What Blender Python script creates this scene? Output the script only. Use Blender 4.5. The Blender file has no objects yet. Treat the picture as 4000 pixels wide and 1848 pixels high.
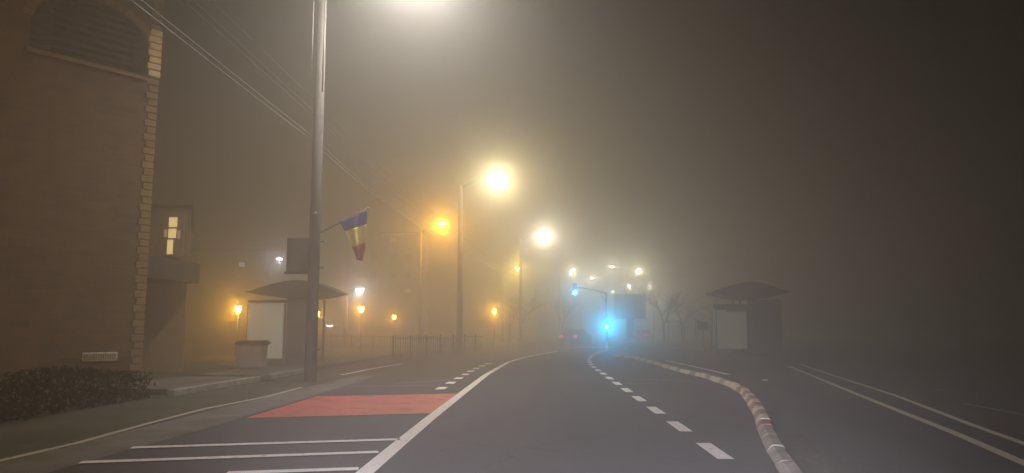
import bpy, bmesh, math, random
from mathutils import Vector, Matrix
random.seed(7)
R = math.radians
scn = bpy.context.scene
COL = scn.collection

# ------------------------------------------------------------------ camera
F = 2965.0            # focal length in pixels of the 4000 px wide photograph
HZ, VPX = 1291.0, 2113.0
PITCH = math.atan((HZ - 924.0) / F)
YAW = math.atan((VPX - 2000.0) / F * math.cos(PITCH))
CH = 1.3
cam = bpy.data.cameras.new('camera')
camo = bpy.data.objects.new('camera', cam)
COL.objects.link(camo)
cam.sensor_fit = 'HORIZONTAL'
cam.sensor_width = 36.0
cam.lens = 36.0 * F / 4000.0
cam.clip_start = 0.05
cam.clip_end = 2000.0
camo.location = (0, 0, CH)
camo.rotation_euler = (math.pi / 2 + PITCH, 0, YAW)
scn.camera = camo
CM = camo.rotation_euler.to_matrix()

# ------------------------------------------------------------------ world, exposure
w = bpy.data.worlds.new('World')
scn.world = w
w.use_nodes = True
nt = w.node_tree
nt.nodes.clear()
sky = nt.nodes.new('ShaderNodeTexSky')
sky.sky_type = 'NISHITA'
sky.sun_disc = False
sky.sun_elevation = R(-6)
sky.sun_rotation = R(100)
bg = nt.nodes.new('ShaderNodeBackground')
bg.inputs[1].default_value = 0.0005
wo = nt.nodes.new('ShaderNodeOutputWorld')
nt.links.new(sky.outputs[0], bg.inputs[0])
nt.links.new(bg.outputs[0], wo.inputs[0])
vs = scn.view_settings
vs.view_transform = 'Standard'
vs.look = 'None'
vs.exposure = -0.12
vs.gamma = 1.0
cy = scn.cycles
cy.use_denoising = True
cy.denoiser = 'OPENIMAGEDENOISE'
cy.max_bounces = 6
cy.diffuse_bounces = 2
cy.glossy_bounces = 2
cy.transmission_bounces = 3
cy.transparent_max_bounces = 8
cy.volume_bounces = 2
cy.sample_clamp_indirect = 1.5
cy.use_light_tree = True
cy.caustics_reflective = False
cy.caustics_refractive = False

FOG = dict(lobes=((0.011, 0.94), (0.013, 0.52)), color=(0.975, 0.95, 0.86))

# ------------------------------------------------------------------ projection helpers (photo px -> place)
def ray(px, py):
    d = CM @ Vector(((px - 2000.0) / F, (924.0 - py) / F, -1.0))
    return d
def G(px, py, z=0.0):
    d = ray(px, py)
    t = (z - CH) / d.z
    return Vector((d.x * t, d.y * t, z))
def P(px, py, Y):
    d = ray(px, py)
    t = Y / d.y
    return Vector((d.x * t, Y, CH + d.z * t))

# ------------------------------------------------------------------ materials
def mat(name, c1, c2=None, rough=0.7, scale=6.0, bump=0.0, bscale=40.0, metal=0.0, emit=None, estr=0.0, spec=None, detail=6.0, stretch=None):
    m = bpy.data.materials.new(name)
    m.use_nodes = True
    t = m.node_tree
    b = t.nodes['Principled BSDF']
    b.inputs['Roughness'].default_value = rough
    b.inputs['Metallic'].default_value = metal
    if spec is not None:
        b.inputs['Specular IOR Level'].default_value = spec
    c2 = c2 or tuple(v * 0.7 for v in c1)
    tc = t.nodes.new('ShaderNodeTexCoord')
    vec = tc.outputs['Object']
    if stretch:
        mp = t.nodes.new('ShaderNodeMapping')
        mp.inputs['Scale'].default_value = stretch
        t.links.new(vec, mp.inputs[0])
        vec = mp.outputs[0]
    n = t.nodes.new('ShaderNodeTexNoise')
    n.inputs['Scale'].default_value = scale
    n.inputs['Detail'].default_value = detail
    t.links.new(vec, n.inputs['Vector'])
    r = t.nodes.new('ShaderNodeValToRGB')
    r.color_ramp.elements[0].position = 0.35
    r.color_ramp.elements[1].position = 0.68
    r.color_ramp.elements[0].color = (*c2, 1)
    r.color_ramp.elements[1].color = (*c1, 1)
    t.links.new(n.outputs['Fac'], r.inputs[0])
    t.links.new(r.outputs[0], b.inputs['Base Color'])
    if bump:
        n2 = t.nodes.new('ShaderNodeTexNoise')
        n2.inputs['Scale'].default_value = bscale
        n2.inputs['Detail'].default_value = 4
        t.links.new(tc.outputs['Object'], n2.inputs['Vector'])
        bp = t.nodes.new('ShaderNodeBump')
        bp.inputs['Strength'].default_value = bump
        bp.inputs['Distance'].default_value = 0.02
        t.links.new(n2.outputs['Fac'], bp.inputs['Height'])
        t.links.new(bp.outputs[0], b.inputs['Normal'])
    if emit:
        b.inputs['Emission Color'].default_value = (*emit, 1)
        b.inputs['Emission Strength'].default_value = estr
        m.cycles.emission_sampling = 'NONE'
    return m

def asphalt(name, c1, c2, c3, rough=0.55):
    """asphalt: fine aggregate, broad wear patches along the driving direction"""
    m = bpy.data.materials.new(name)
    m.use_nodes = True
    t = m.node_tree
    b = t.nodes['Principled BSDF']
    tc = t.nodes.new('ShaderNodeTexCoord')
    def noise(scale, sx, sy, det=5):
        mp = t.nodes.new('ShaderNodeMapping')
        mp.inputs['Scale'].default_value = (sx, sy, 1)
        t.links.new(tc.outputs['Object'], mp.inputs[0])
        n = t.nodes.new('ShaderNodeTexNoise')
        n.inputs['Scale'].default_value = scale
        n.inputs['Detail'].default_value = det
        t.links.new(mp.outputs[0], n.inputs['Vector'])
        return n
    wear = noise(1.0, 0.9, 0.12)
    patch = noise(0.6, 1, 0.5)
    agg = noise(38.0, 1, 1, 8)
    r = t.nodes.new('ShaderNodeValToRGB')
    r.color_ramp.elements[0].position = 0.36
    r.color_ramp.elements[0].color = (*c2, 1)
    r.color_ramp.elements[1].position = 0.66
    r.color_ramp.elements[1].color = (*c1, 1)
    t.links.new(wear.outputs['Fac'], r.inputs[0])
    mx = t.nodes.new('ShaderNodeMixRGB')
    mx.blend_type = 'MIX'
    mx.inputs[2].default_value = (*c3, 1)
    rr = t.nodes.new('ShaderNodeMapRange')
    rr.inputs['From Min'].default_value = 0.52
    rr.inputs['From Max'].default_value = 0.62
    rr.inputs['To Max'].default_value = 0.55
    t.links.new(patch.outputs['Fac'], rr.inputs[0])
    t.links.new(rr.outputs[0], mx.inputs[0])
    t.links.new(r.outputs[0], mx.inputs[1])
    m2 = t.nodes.new('ShaderNodeMixRGB')
    m2.blend_type = 'MULTIPLY'
    m2.inputs[0].default_value = 0.75
    ag = t.nodes.new('ShaderNodeMapRange')
    ag.inputs['From Min'].default_value = 0.3
    ag.inputs['From Max'].default_value = 0.7
    ag.inputs['To Min'].default_value = 0.45
    ag.inputs['To Max'].default_value = 1.4
    t.links.new(agg.outputs['Fac'], ag.inputs[0])
    t.links.new(mx.outputs[0], m2.inputs[1])
    t.links.new(ag.outputs[0], m2.inputs[2])
    # sealed cracks: thin dark wandering lines
    wn = noise(0.9, 1, 1, 4)
    vm = t.nodes.new('ShaderNodeVectorMath'); vm.operation = 'ADD'
    t.links.new(tc.outputs['Object'], vm.inputs[0]); t.links.new(wn.outputs['Color'], vm.inputs[1])
    vo = t.nodes.new('ShaderNodeTexVoronoi'); vo.feature = 'DISTANCE_TO_EDGE'
    vo.inputs['Scale'].default_value = 0.33
    t.links.new(vm.outputs[0], vo.inputs['Vector'])
    cr = t.nodes.new('ShaderNodeMapRange')
    cr.inputs['From Min'].default_value = 0.002
    cr.inputs['From Max'].default_value = 0.009
    cr.inputs['To Min'].default_value = 0.45
    cr.inputs['To Max'].default_value = 1.0
    t.links.new(vo.outputs['Distance'], cr.inputs[0])
    m3 = t.nodes.new('ShaderNodeMixRGB'); m3.blend_type = 'MULTIPLY'; m3.inputs[0].default_value = 1.0
    t.links.new(m2.outputs[0], m3.inputs[1]); t.links.new(cr.outputs[0], m3.inputs[2])
    t.links.new(m3.outputs[0], b.inputs['Base Color'])
    rg = t.nodes.new('ShaderNodeMapRange')
    rg.inputs['To Min'].default_value = rough - 0.12
    rg.inputs['To Max'].default_value = rough + 0.15
    t.links.new(wear.outputs['Fac'], rg.inputs[0])
    t.links.new(rg.outputs[0], b.inputs['Roughness'])
    bp = t.nodes.new('ShaderNodeBump')
    bp.inputs['Strength'].default_value = 0.5
    bp.inputs['Distance'].default_value = 0.006
    t.links.new(agg.outputs['Fac'], bp.inputs['Height'])
    t.links.new(bp.outputs[0], b.inputs['Normal'])
    return m

def paint(name, col, under=(0.05, 0.05, 0.05), worn=0.42, rough=0.5, scale=11):
    """road paint, worn through to the asphalt in small irregular spots"""
    m = bpy.data.materials.new(name)
    m.use_nodes = True
    t = m.node_tree
    b = t.nodes['Principled BSDF']
    b.inputs['Roughness'].default_value = rough
    tc = t.nodes.new('ShaderNodeTexCoord')
    n = t.nodes.new('ShaderNodeTexNoise')
    n.inputs['Scale'].default_value = scale
    n.inputs['Detail'].default_value = 8
    n.inputs['Roughness'].default_value = 0.7
    t.links.new(tc.outputs['Object'], n.inputs['Vector'])
    r = t.nodes.new('ShaderNodeValToRGB')
    r.color_ramp.elements[0].position = worn - 0.09
    r.color_ramp.elements[0].color = (*under, 1)
    r.color_ramp.elements[1].position = worn
    r.color_ramp.elements[1].color = (*col, 1)
    e = r.color_ramp.elements.new(worn + 0.25)
    e.color = (*[min(1, c * 1.15) for c in col], 1)
    t.links.new(n.outputs['Fac'], r.inputs[0])
    t.links.new(r.outputs[0], b.inputs['Base Color'])
    return m

def brick_mat(name, c1, c2, mortar):
    m = bpy.data.materials.new(name)
    m.use_nodes = True
    t = m.node_tree
    b = t.nodes['Principled BSDF']
    b.inputs['Roughness'].default_value = 0.85
    tc = t.nodes.new('ShaderNodeTexCoord')
    mp = t.nodes.new('ShaderNodeMapping')
    mp.inputs['Rotation'].default_value = (R(90), 0, 0)
    t.links.new(tc.outputs['Object'], mp.inputs[0])
    br = t.nodes.new('ShaderNodeTexBrick')
    br.inputs['Color1'].default_value = (*c1, 1)
    br.inputs['Color2'].default_value = (*c2, 1)
    br.inputs['Mortar'].default_value = (*mortar, 1)
    br.inputs['Scale'].default_value = 1.0
    br.inputs['Brick Width'].default_value = 0.42
    br.inputs['Row Height'].default_value = 0.17
    br.inputs['Mortar Size'].default_value = 0.014
    t.links.new(mp.outputs[0], br.inputs[0])
    n = t.nodes.new('ShaderNodeTexNoise')
    n.inputs['Scale'].default_value = 2.2
    n.inputs['Detail'].default_value = 7
    t.links.new(tc.outputs['Object'], n.inputs['Vector'])
    rr = t.nodes.new('ShaderNodeMapRange')
    rr.inputs['From Min'].default_value = 0.3
    rr.inputs['From Max'].default_value = 0.7
    rr.inputs['To Min'].default_value = 0.55
    rr.inputs['To Max'].default_value = 1.2
    t.links.new(n.outputs['Fac'], rr.inputs[0])
    mx = t.nodes.new('ShaderNodeMixRGB')
    mx.blend_type = 'MULTIPLY'
    mx.inputs[0].default_value = 0.9
    t.links.new(br.outputs['Color'], mx.inputs[1])
    t.links.new(rr.outputs[0], mx.inputs[2])
    t.links.new(mx.outputs[0], b.inputs['Base Color'])
    bp = t.nodes.new('ShaderNodeBump')
    bp.inputs['Strength'].default_value = 0.6
    bp.inputs['Distance'].default_value = 0.02
    bp.invert = True
    t.links.new(br.outputs['Fac'], bp.inputs['Height'])
    t.links.new(bp.outputs[0], b.inputs['Normal'])
    return m

M = {}
M['ground'] = mat('verge_soil_grass', (0.07, 0.065, 0.04), (0.035, 0.035, 0.02), 0.95, 0.9, 0.8, 9)
M['asphalt'] = asphalt('asphalt', (0.060, 0.055, 0.055), (0.034, 0.032, 0.033), (0.026, 0.024, 0.025), 0.75)
M['asphalt_new'] = asphalt('asphalt_driven_lane', (0.052, 0.050, 0.057), (0.036, 0.034, 0.040), (0.030, 0.028, 0.032), 0.78)
M['gutter'] = mat('gutter_concrete', (0.17, 0.16, 0.145), (0.09, 0.085, 0.075), 0.8, 1.6, 0.3, 30)
M['pavement'] = mat('pavement_slabs', (0.13, 0.12, 0.105), (0.07, 0.065, 0.055), 0.85, 1.2, 0.3, 20)
M['kerb'] = mat('kerb_concrete', (0.32, 0.30, 0.26), (0.17, 0.16, 0.13), 0.8, 4, 0.4, 25)
M['white_line'] = paint('white_road_paint', (0.86, 0.84, 0.82), worn=0.40)
M['old_line'] = paint('old_road_paint', (0.50, 0.47, 0.36), worn=0.43)
M['faint_line'] = paint('faded_road_paint', (0.30, 0.29, 0.25), worn=0.5)
M['red_paint'] = paint('red_road_paint', (0.58, 0.10, 0.085), under=(0.30, 0.07, 0.06), worn=0.47, scale=1.7)
M['kerb_red'] = mat('kerb_red_paint', (0.34, 0.14, 0.10), (0.17, 0.10, 0.075), 0.7, 9, 0.3, 30)
M['kerb_white'] = mat('kerb_white_paint', (0.66, 0.60, 0.48), (0.36, 0.31, 0.22), 0.7, 9, 0.3, 30)
M['concrete'] = mat('pole_concrete', (0.18, 0.165, 0.145), (0.12, 0.11, 0.095), 0.95, 2.5, 0.4, 25, stretch=(4, 4, 0.6))
M['steel'] = mat('galvanised_steel', (0.32, 0.32, 0.32), (0.2, 0.2, 0.2), 0.5, 5, metal=0.6)
M['dark'] = mat('dark_metal', (0.035, 0.033, 0.03), (0.02, 0.02, 0.018), 0.5, 6)
M['grey_panel'] = mat('grey_shelter_panel', (0.14, 0.13, 0.115), (0.10, 0.09, 0.08), 0.6, 2)
M['canopy'] = mat('shelter_canopy', (0.045, 0.045, 0.04), (0.028, 0.027, 0.024), 0.7, 3)
M['poster'] = mat('pale_glow_poster', (0.78, 0.76, 0.60), (0.70, 0.68, 0.53), 0.5, 1.2, emit=(1.0, 0.9, 0.62), estr=0.06)  # weak emission added so the panel stands out pale, no lamp inside
M['cable'] = mat('cable_sheath', (0.30, 0.29, 0.27), (0.22, 0.21, 0.2), 0.35, 10)
M['cable_dark'] = mat('dark_cable_sheath', (0.13, 0.125, 0.12), (0.09, 0.085, 0.08), 0.8, 10)
M['brick'] = brick_mat('tower_brick', (0.125, 0.060, 0.017), (0.07, 0.034, 0.010), (0.12, 0.07, 0.028))
M['quoin'] = mat('quoin_stone', (0.25, 0.145, 0.055), (0.15, 0.085, 0.032), 0.85, 4, 0.4, 20)
M['plaster'] = mat('wing_plaster', (0.36, 0.23, 0.10), (0.25, 0.155, 0.065), 0.9, 1.2, 0.3, 12)
M['void'] = mat('louvre_wood', (0.06, 0.035, 0.02), (0.03, 0.018, 0.01), 0.8, 6)
M['roof'] = mat('dark_roof_sheet', (0.035, 0.03, 0.022), (0.02, 0.018, 0.012), 0.7, 3)
M['glass'] = mat('dark_window_glass', (0.04, 0.04, 0.04), (0.03, 0.03, 0.03), 0.12, 2)
M['block'] = mat('apartment_wall', (0.34, 0.31, 0.27), (0.24, 0.22, 0.19), 0.9, 0.5)
M['bark'] = mat('bark', (0.09, 0.07, 0.05), (0.045, 0.035, 0.025), 0.95, 6, 0.8, 20, stretch=(3, 3, 0.7))
M['leaf'] = mat('hedge_leaf', (0.020, 0.021, 0.011), (0.007, 0.008, 0.004), 0.9, 5, spec=0.1)
M['car_paint'] = mat('dark_car_paint', (0.03, 0.032, 0.038), (0.025, 0.027, 0.03), 0.3, 1)
M['car_paint_red'] = mat('grey_car_paint', (0.12, 0.12, 0.13), (0.1, 0.1, 0.11), 0.3, 1)
M['tyre'] = mat('tyre_rubber', (0.02, 0.02, 0.02), (0.015, 0.015, 0.015), 0.9, 4)
M['white_plate'] = mat('reflective_white', (0.75, 0.74, 0.68), (0.66, 0.64, 0.58), 0.4, 3)
def glow(name, c, s):
    return mat(name, c, c, 0.4, 2, emit=c, estr=s)
M['lens_white'] = glow('led_lens_white', (1.0, 0.93, 0.82), 70)
M['lens_cool'] = glow('led_lens_cool', (0.9, 0.95, 1.0), 40)
M['lens_far'] = glow('led_lens_far', (1.0, 0.92, 0.80), 130)
M['lens_sodium'] = glow('sodium_lens', (1.0, 0.55, 0.12), 120)
M['lens_lantern'] = glow('lantern_glass', (1.0, 0.62, 0.16), 26)
M['lens_yellow'] = glow('sodium_lens_yellow', (1.0, 0.75, 0.15), 160)
M['lens_green'] = glow('signal_lens_green', (0.03, 0.55, 0.85), 120)
M['lens_red'] = glow('tail_lamp_red', (1.0, 0.03, 0.05), 2.0)
M['lens_off'] = mat('unlit_signal_lens', (0.03, 0.015, 0.01), (0.02, 0.012, 0.01), 0.3, 2)
M['lit_window'] = glow('lit_window_glass', (1.0, 0.76, 0.30), 0.85)
M['lit_window_dim'] = glow('dim_window_glass', (1.0, 0.72, 0.36), 0.09)
M['window_far'] = glow('far_window_glass', (0.9, 0.93, 1.0), 1.0)
M['fairy'] = glow('garland_bulb', (1.0, 0.85, 0.65), 3.5)
M['flag_blue'] = mat('flag_blue_cloth', (0.07, 0.08, 0.32), (0.05, 0.06, 0.25), 0.9, 3)
M['flag_yellow'] = mat('flag_yellow_cloth', (0.85, 0.72, 0.22), (0.75, 0.62, 0.16), 0.9, 3)
M['flag_red'] = mat('flag_red_cloth', (0.50, 0.06, 0.06), (0.40, 0.04, 0.045), 0.9, 3)

# ------------------------------------------------------------------ mesh helpers
class MB:
    def __init__(s):
        s.v = []; s.f = []; s.mi = []
    def add(s, vs_, fs, mi=0):
        o = len(s.v)
        s.v += [tuple(v) for v in vs_]
        s.f += [tuple(o + i for i in f) for f in fs]
        s.mi += [mi] * len(fs)
        return s
    def box(s, x0, x1, y0, y1, z0, z1, mi=0):
        return s.add([(x0,y0,z0),(x1,y0,z0),(x1,y1,z0),(x0,y1,z0),(x0,y0,z1),(x1,y0,z1),(x1,y1,z1),(x0,y1,z1)],
                     [(0,3,2,1),(4,5,6,7),(0,1,5,4),(1,2,6,5),(2,3,7,6),(3,0,4,7)], mi)
    def tube(s, pts, rad, n=8, mi=0, cap=True):
        pts = [Vector(p) for p in pts]
        if not hasattr(rad, '__len__'): rad = [rad] * len(pts)
        rings = []
        for i, p in enumerate(pts):
            d = (pts[min(i+1, len(pts)-1)] - pts[max(i-1, 0)]).normalized()
            a = Vector((0,0,1)) if abs(d.z) < 0.9 else Vector((0,1,0))
            u = d.cross(a).normalized(); v = u.cross(d).normalized()
            rings.append([p + (u*math.cos(2*math.pi*k/n) + v*math.sin(2*math.pi*k/n))*rad[i] for k in range(n)])
        vv = [q for r_ in rings for q in r_]
        ff = []
        for i in range(len(pts)-1):
            for k in range(n):
                ff.append((i*n+k, i*n+(k+1)%n, (i+1)*n+(k+1)%n, (i+1)*n+k))
        if cap:
            ff.append(tuple(range(n))[::-1]); ff.append(tuple((len(pts)-1)*n+k for k in range(n)))
        return s.add(vv, ff, mi)
    def prism(s, poly, axis, a, b, mi=0):
        """poly: list of 2D points; axis 'y' -> (x,z) extruded in y ; 'x' -> (y,z) ; 'z' -> (x,y)"""
        def mk(p, c):
            return {'y': (p[0], c, p[1]), 'x': (c, p[0], p[1]), 'z': (p[0], p[1], c)}[axis]
        n = len(poly)
        vv = [mk(p, a) for p in poly] + [mk(p, b) for p in poly]
        ff = [tuple(range(n)), tuple(range(2*n-1, n-1, -1))]
        for i in range(n):
            j = (i+1) % n
            ff.append((i, n+i, n+j, j))
        return s.add(vv, ff, mi)
    def sphere(s, c, r, n=10, m=6, sz=1.0, mi=0):
        vv = []; ff = []
        for i in range(m+1):
            th = math.pi*i/m
            for k in range(n):
                ph = 2*math.pi*k/n
                vv.append((c[0]+r*math.sin(th)*math.cos(ph), c[1]+r*math.sin(th)*math.sin(ph), c[2]+r*sz*math.cos(th)))
        for i in range(m):
            for k in range(n):
                ff.append((i*n+k, (i+1)*n+k, (i+1)*n+(k+1)%n, i*n+(k+1)%n))
        return s.add(vv, ff, mi)
    def build(s, name, m, parent=None, smooth=False, bevel=0.0, loc=None):
        me = bpy.data.meshes.new(name)
        me.from_pydata(s.v, [], s.f)
        ms = m if isinstance(m, (list, tuple)) else [m]
        for q in ms: me.materials.append(q)
        for i, p in enumerate(me.polygons):
            p.material_index = s.mi[i]
            p.use_smooth = smooth
        bm = bmesh.new(); bm.from_mesh(me)
        bmesh.ops.remove_doubles(bm, verts=bm.verts, dist=1e-5)
        bmesh.ops.recalc_face_normals(bm, faces=bm.faces)
        bm.to_mesh(me); bm.free()
        o = bpy.data.objects.new(name, me)
        COL.objects.link(o)
        if parent is not None: o.parent = parent
        if loc is not None: o.location = loc
        if bevel:
            md = o.modifiers.new('bevel', 'BEVEL')
            md.width = bevel; md.segments = 2; md.limit_method = 'ANGLE'
        return o

def tag(o, label, cat, group=None):
    o['label'] = label; o['category'] = cat
    if group: o['group'] = group
    return o
def thing(name, label, cat, loc=(0,0,0), rz=0.0, group=None):
    o = bpy.data.objects.new(name, None)
    o.empty_display_size = 0.3
    COL.objects.link(o)
    o.location = loc; o.rotation_euler = (0, 0, rz)
    return tag(o, label, cat, group)
def struct(o, kind='structure'):
    o['kind'] = kind
    return o
def light(parent, loc, color, power, radius=0.08, name='lamp_light', spot=None, rot=(0, 0, 0)):
    l = bpy.data.lights.new(name, 'SPOT' if spot else 'POINT')
    if spot: l.spot_size = R(spot); l.spot_blend = 1.0
    l.color = color; l.energy = power; l.shadow_soft_size = radius
    o = bpy.data.objects.new(name, l)
    COL.objects.link(o)
    o.location = loc
    o.rotation_euler = rot
    o.parent = parent
    return o
def copy_tree(o, parent=None):
    c = o.copy(); COL.objects.link(c); c.parent = parent
    for ch in list(o.children): copy_tree(ch, c)
    return c

# ------------------------------------------------------------------ setting: ground, road, pavements
def sheet(name, outline, z, m, th=None):
    b = MB()
    n = len(outline)
    b.add([(p[0], p[1], z) for p in outline], [tuple(range(n))])
    return struct(b.build(name, m))
def ribbon(name, left, right, z, m):
    b = MB()
    for i in range(len(left)-1):
        b.add([(*left[i], z), (*right[i], z), (*right[i+1], z), (*left[i+1], z)], [(0,1,2,3)])
    return struct(b.build(name, m))

b = MB(); b.box(-180, 180, -40, 330, -0.5, 0.0)
struct(b.build('ground', M['ground']))

# centre line of the whole carriageway bends gently to the right past 25 m
def bend(y):
    return 0.0 if y < 22 else 0.0052 * (y - 22) ** 2 if y < 62 else 0.0052 * 1600 + (y - 62) * 0.416
ys = [-30, 0, 10, 20] + list(range(24, 64, 3)) + [70, 80, 100, 130, 170, 220]
ribbon('road', [(-5.55 + bend(y), y) for y in ys], [(11.5 + max(0, (30 - y)) * 0.05 + bend(y) * 1.0, y) for y in ys], 0.004, M['asphalt'])
# the lane the car drives in: darker, smoother surfacing
ribbon('driven_lane', [(-1.62 + bend(y), y) for y in ys[:14]], [(1.80 + bend(y), y) for y in ys[:14]], 0.008, M['asphalt_new'])
ribbon('gutter', [(-5.35, y) for y in (-10, 5, 10, 15, 22)], [(-4.45 - 0.02*abs(y-10), y) for y in (-10, 5, 10, 15, 22)], 0.008, M['gutter'])
ribbon('side_road', [(-60, 50), (0, 54), (60, 58)], [(-60, 43), (0, 46), (60, 50)][::1], 0.012, M['asphalt'])
# left pavement, 12 cm up, with kerb face
b = MB()
b.box(-9.4, -7.35, 15.4, 60, 0.0, 0.12)
struct(b.build('pavement', M['pavement'], bevel=0.01))
b = MB()
for k in range(9):
    y0 = 14.9 + k * 1.0
    b.box(-7.35, -7.2, y0, y0 + 0.985, 0.0, 0.14)
kb = b.build('pavement_kerb', M['kerb'], bevel=0.015); struct(kb)

def line(name, pts, width, m, z=0.014):
    """painted line along a polyline of ground points (x, y)"""
    L = []; Rr = []
    for i, p in enumerate(pts):
        a = Vector(pts[max(0, i-1)]); c = Vector(pts[min(len(pts)-1, i+1)])
        d = (c - a).normalized(); nrm = Vector((d.y, -d.x))
        wv = width[i] if hasattr(width, '__len__') else width
        L.append((p[0] - nrm.x*wv/2, p[1] - nrm.y*wv/2)); Rr.append((p[0] + nrm.x*wv/2, p[1] + nrm.y*wv/2))
    return ribbon(name, L, Rr, z, m)
def gp(*pxs):
    return [tuple(G(*q)[:2]) for q in pxs]

solid = gp((1340,1925), (1430,1848), (1560,1737), (1680,1637), (1810,1535), (1900,1465), (1985,1416), (2050,1397), (2105,1385), (2180,1373))
line('solid_lane_line', solid, 0.17, M['white_line'])
# dashed line: 1.1 m marks, 1 m gaps
def dash_x(y):
    return 1.86 + (0 if y < 26 else 0.004*(y-26)**2)
b = MB()
y = 3.75
while y < 50:
    x = dash_x(y); x2 = dash_x(y + 1.1)
    b.add([(x-0.085,y,0.014),(x+0.085,y,0.014),(x2+0.085,y+1.1,0.014),(x2-0.085,y+1.1,0.014)], [(0,1,2,3)])
    y += 2.1
struct(b.build('dashed_lane_line', M['white_line']))
b = MB()
for k in range(8):
    y = 16.9 + k*1.8; x = -2.24 + (0 if y < 24 else 0.006*(y-24)**2)
    b.add([(x-0.11,y,0.014),(x+0.11,y,0.014),(x+0.11,y+0.75,0.014),(x-0.11,y+0.75,0.014)], [(0,1,2,3)])
struct(b.build('short_dashed_line', M['white_line']))
line('left_edge_line', gp((-150,1840), (0,1805), (300,1735), (600,1652), (800,1600), (1050,1550), (1180,1515)), 0.10, M['old_line'])
line('left_edge_line', gp((1330,1467), (1450,1443), (1575,1421)), 0.12, M['white_line'])
# cross bars before the red strip
for a, c in (((885,1853),(1401,1836)), ((313,1811),(1478,1770)), ((513,1753),(1562,1720))):
    line('cross_bar', gp(a, c), 0.155, M['white_line'])
line('thin_cross_bar', gp((1365,1512), (1700,1507)), 0.10, M['faint_line'])
line('thin_cross_bar', gp((1549,1500), (1770,1486)), 0.10, M['faint_line'])
line('thin_cross_bar', gp((2395,1479), (2750,1493)), 0.10, M['faint_line'])
line('thin_cross_bar', gp((2440,1501), (2570,1498)), 0.08, M['faint_line'])
rp = gp((960,1636), (1702,1617), (1806,1539), (1235,1551))
sheet('red_road_strip', rp, 0.011, M['red_paint'])
# lines right of the island
line('island_line', gp((2598,1409), (2720,1436), (2849,1465)), 0.15, M['white_line'])
line('right_lane_line', gp((3080,1432), (3133,1453), (3354,1545), (3723,1693), (4000,1814), (4250,1920)), 0.13, M['old_line'])
line('right_lane_line', gp((3130,1425), (3184,1445), (3501,1549), (3796,1663), (4000,1737), (4300,1850)), 0.11, M['old_line'])
line('far_right_line', gp((3760,1578), (3930,1610), (4150,1650)), 0.08, M['faint_line'])
line('far_right_line', gp((3640,1524), (3740,1530)), 0.1, M['faint_line'])
line('far_stop_line', gp((2190,1360), (2420,1356)), 0.9, M['white_line'], 0.018)

# raised island kerb with red and white painted blocks
isl = thing('painted_kerb', 'raised island kerb in worn red and white blocks, curving beside the driving lane', 'kerb')
kp = gp((3125,1893), (3081,1833), (3029,1759), (2992,1685), (2978,1634), (2941,1575), (2911,1538), (2867,1512), (2764,1477), (2660,1453), (2570,1425), (2483,1402), (2400,1391))
# resample the kerb curve
cum = [0]
for i in range(1, len(kp)): cum.append(cum[-1] + (Vector(kp[i]) - Vector(kp[i-1])).length)
def at(s):
    for i in range(1, len(kp)):
        if s <= cum[i] or i == len(kp)-1:
            t = (s - cum[i-1]) / (cum[i] - cum[i-1])
            return Vector(kp[i-1]).lerp(Vector(kp[i]), t)
s = 0.0; k = 0
while s < cum[-1] - 0.5:
    L_ = 0.62 if s > 3.2 else 0.9
    p0, p1 = at(s), at(s + L_ - 0.03)
    d = (p1 - p0).normalized(); n_ = Vector((d.y, -d.x))
    b = MB()
    rnd = random.uniform(-0.004, 0.004)
    h = 0.06 + 0.045*min(1.0, s/5.0) + rnd
    wl, wr = 0.02, 0.145
    vv = []
    for p in (p0, p1):
        for (o_, z) in ((-0.03, 0.0), (0.0 + 0.02, h-0.02), (0.05, h), (wr, h), (wr+0.02, h-0.02), (wr+0.03, 0.0)):
            q = p + n_ * (o_ - 0.08 + random.uniform(-0.008, 0.008))
            vv.append((q.x, q.y, z + (random.uniform(-0.008, 0.006) if z > 0 else 0)))
    ff = [(i, i+1, i+7, i+6) for i in range(5)] + [(0,1,2,3,4,5)[::-1], (6,7,8,9,10,11)]
    b.add(vv, ff)
    if s < 3.2: m_ = M['kerb']; lab = None
    elif s < 10.5: m_ = M['kerb_red'] if k % 2 == 0 else M['kerb_white']
    else: m_ = M['kerb_white'] if k % 3 else M['kerb']
    o = b.build('kerb_block', m_, isl, bevel=0.012)
    if m_ is M['kerb_red']: o['label'] = 'block painted faded red'
    s += L_; k += 1
# island top: soil-coloured strip next to the near kerb
isp = [tuple(at(q) + Vector((0.16, 0.0))) for q in (0.2, 1.2, 2.4, 3.6)]
ribbon('island_strip', isp, [(p[0]+0.34, p[1]+0.25) for p in isp], 0.012, M['ground'])
b = MB(); g = G(2987, 1487)
b.prism([(g.x-0.07,0),(g.x-0.045,0.03),(g.x+0.045,0.03),(g.x+0.07,0)], 'y', g.y-0.06, g.y+0.06)
tag(b.build('road_stud', M['white_plate']), 'small white road stud on the dark asphalt right of the island kerb', 'road stud')

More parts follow.
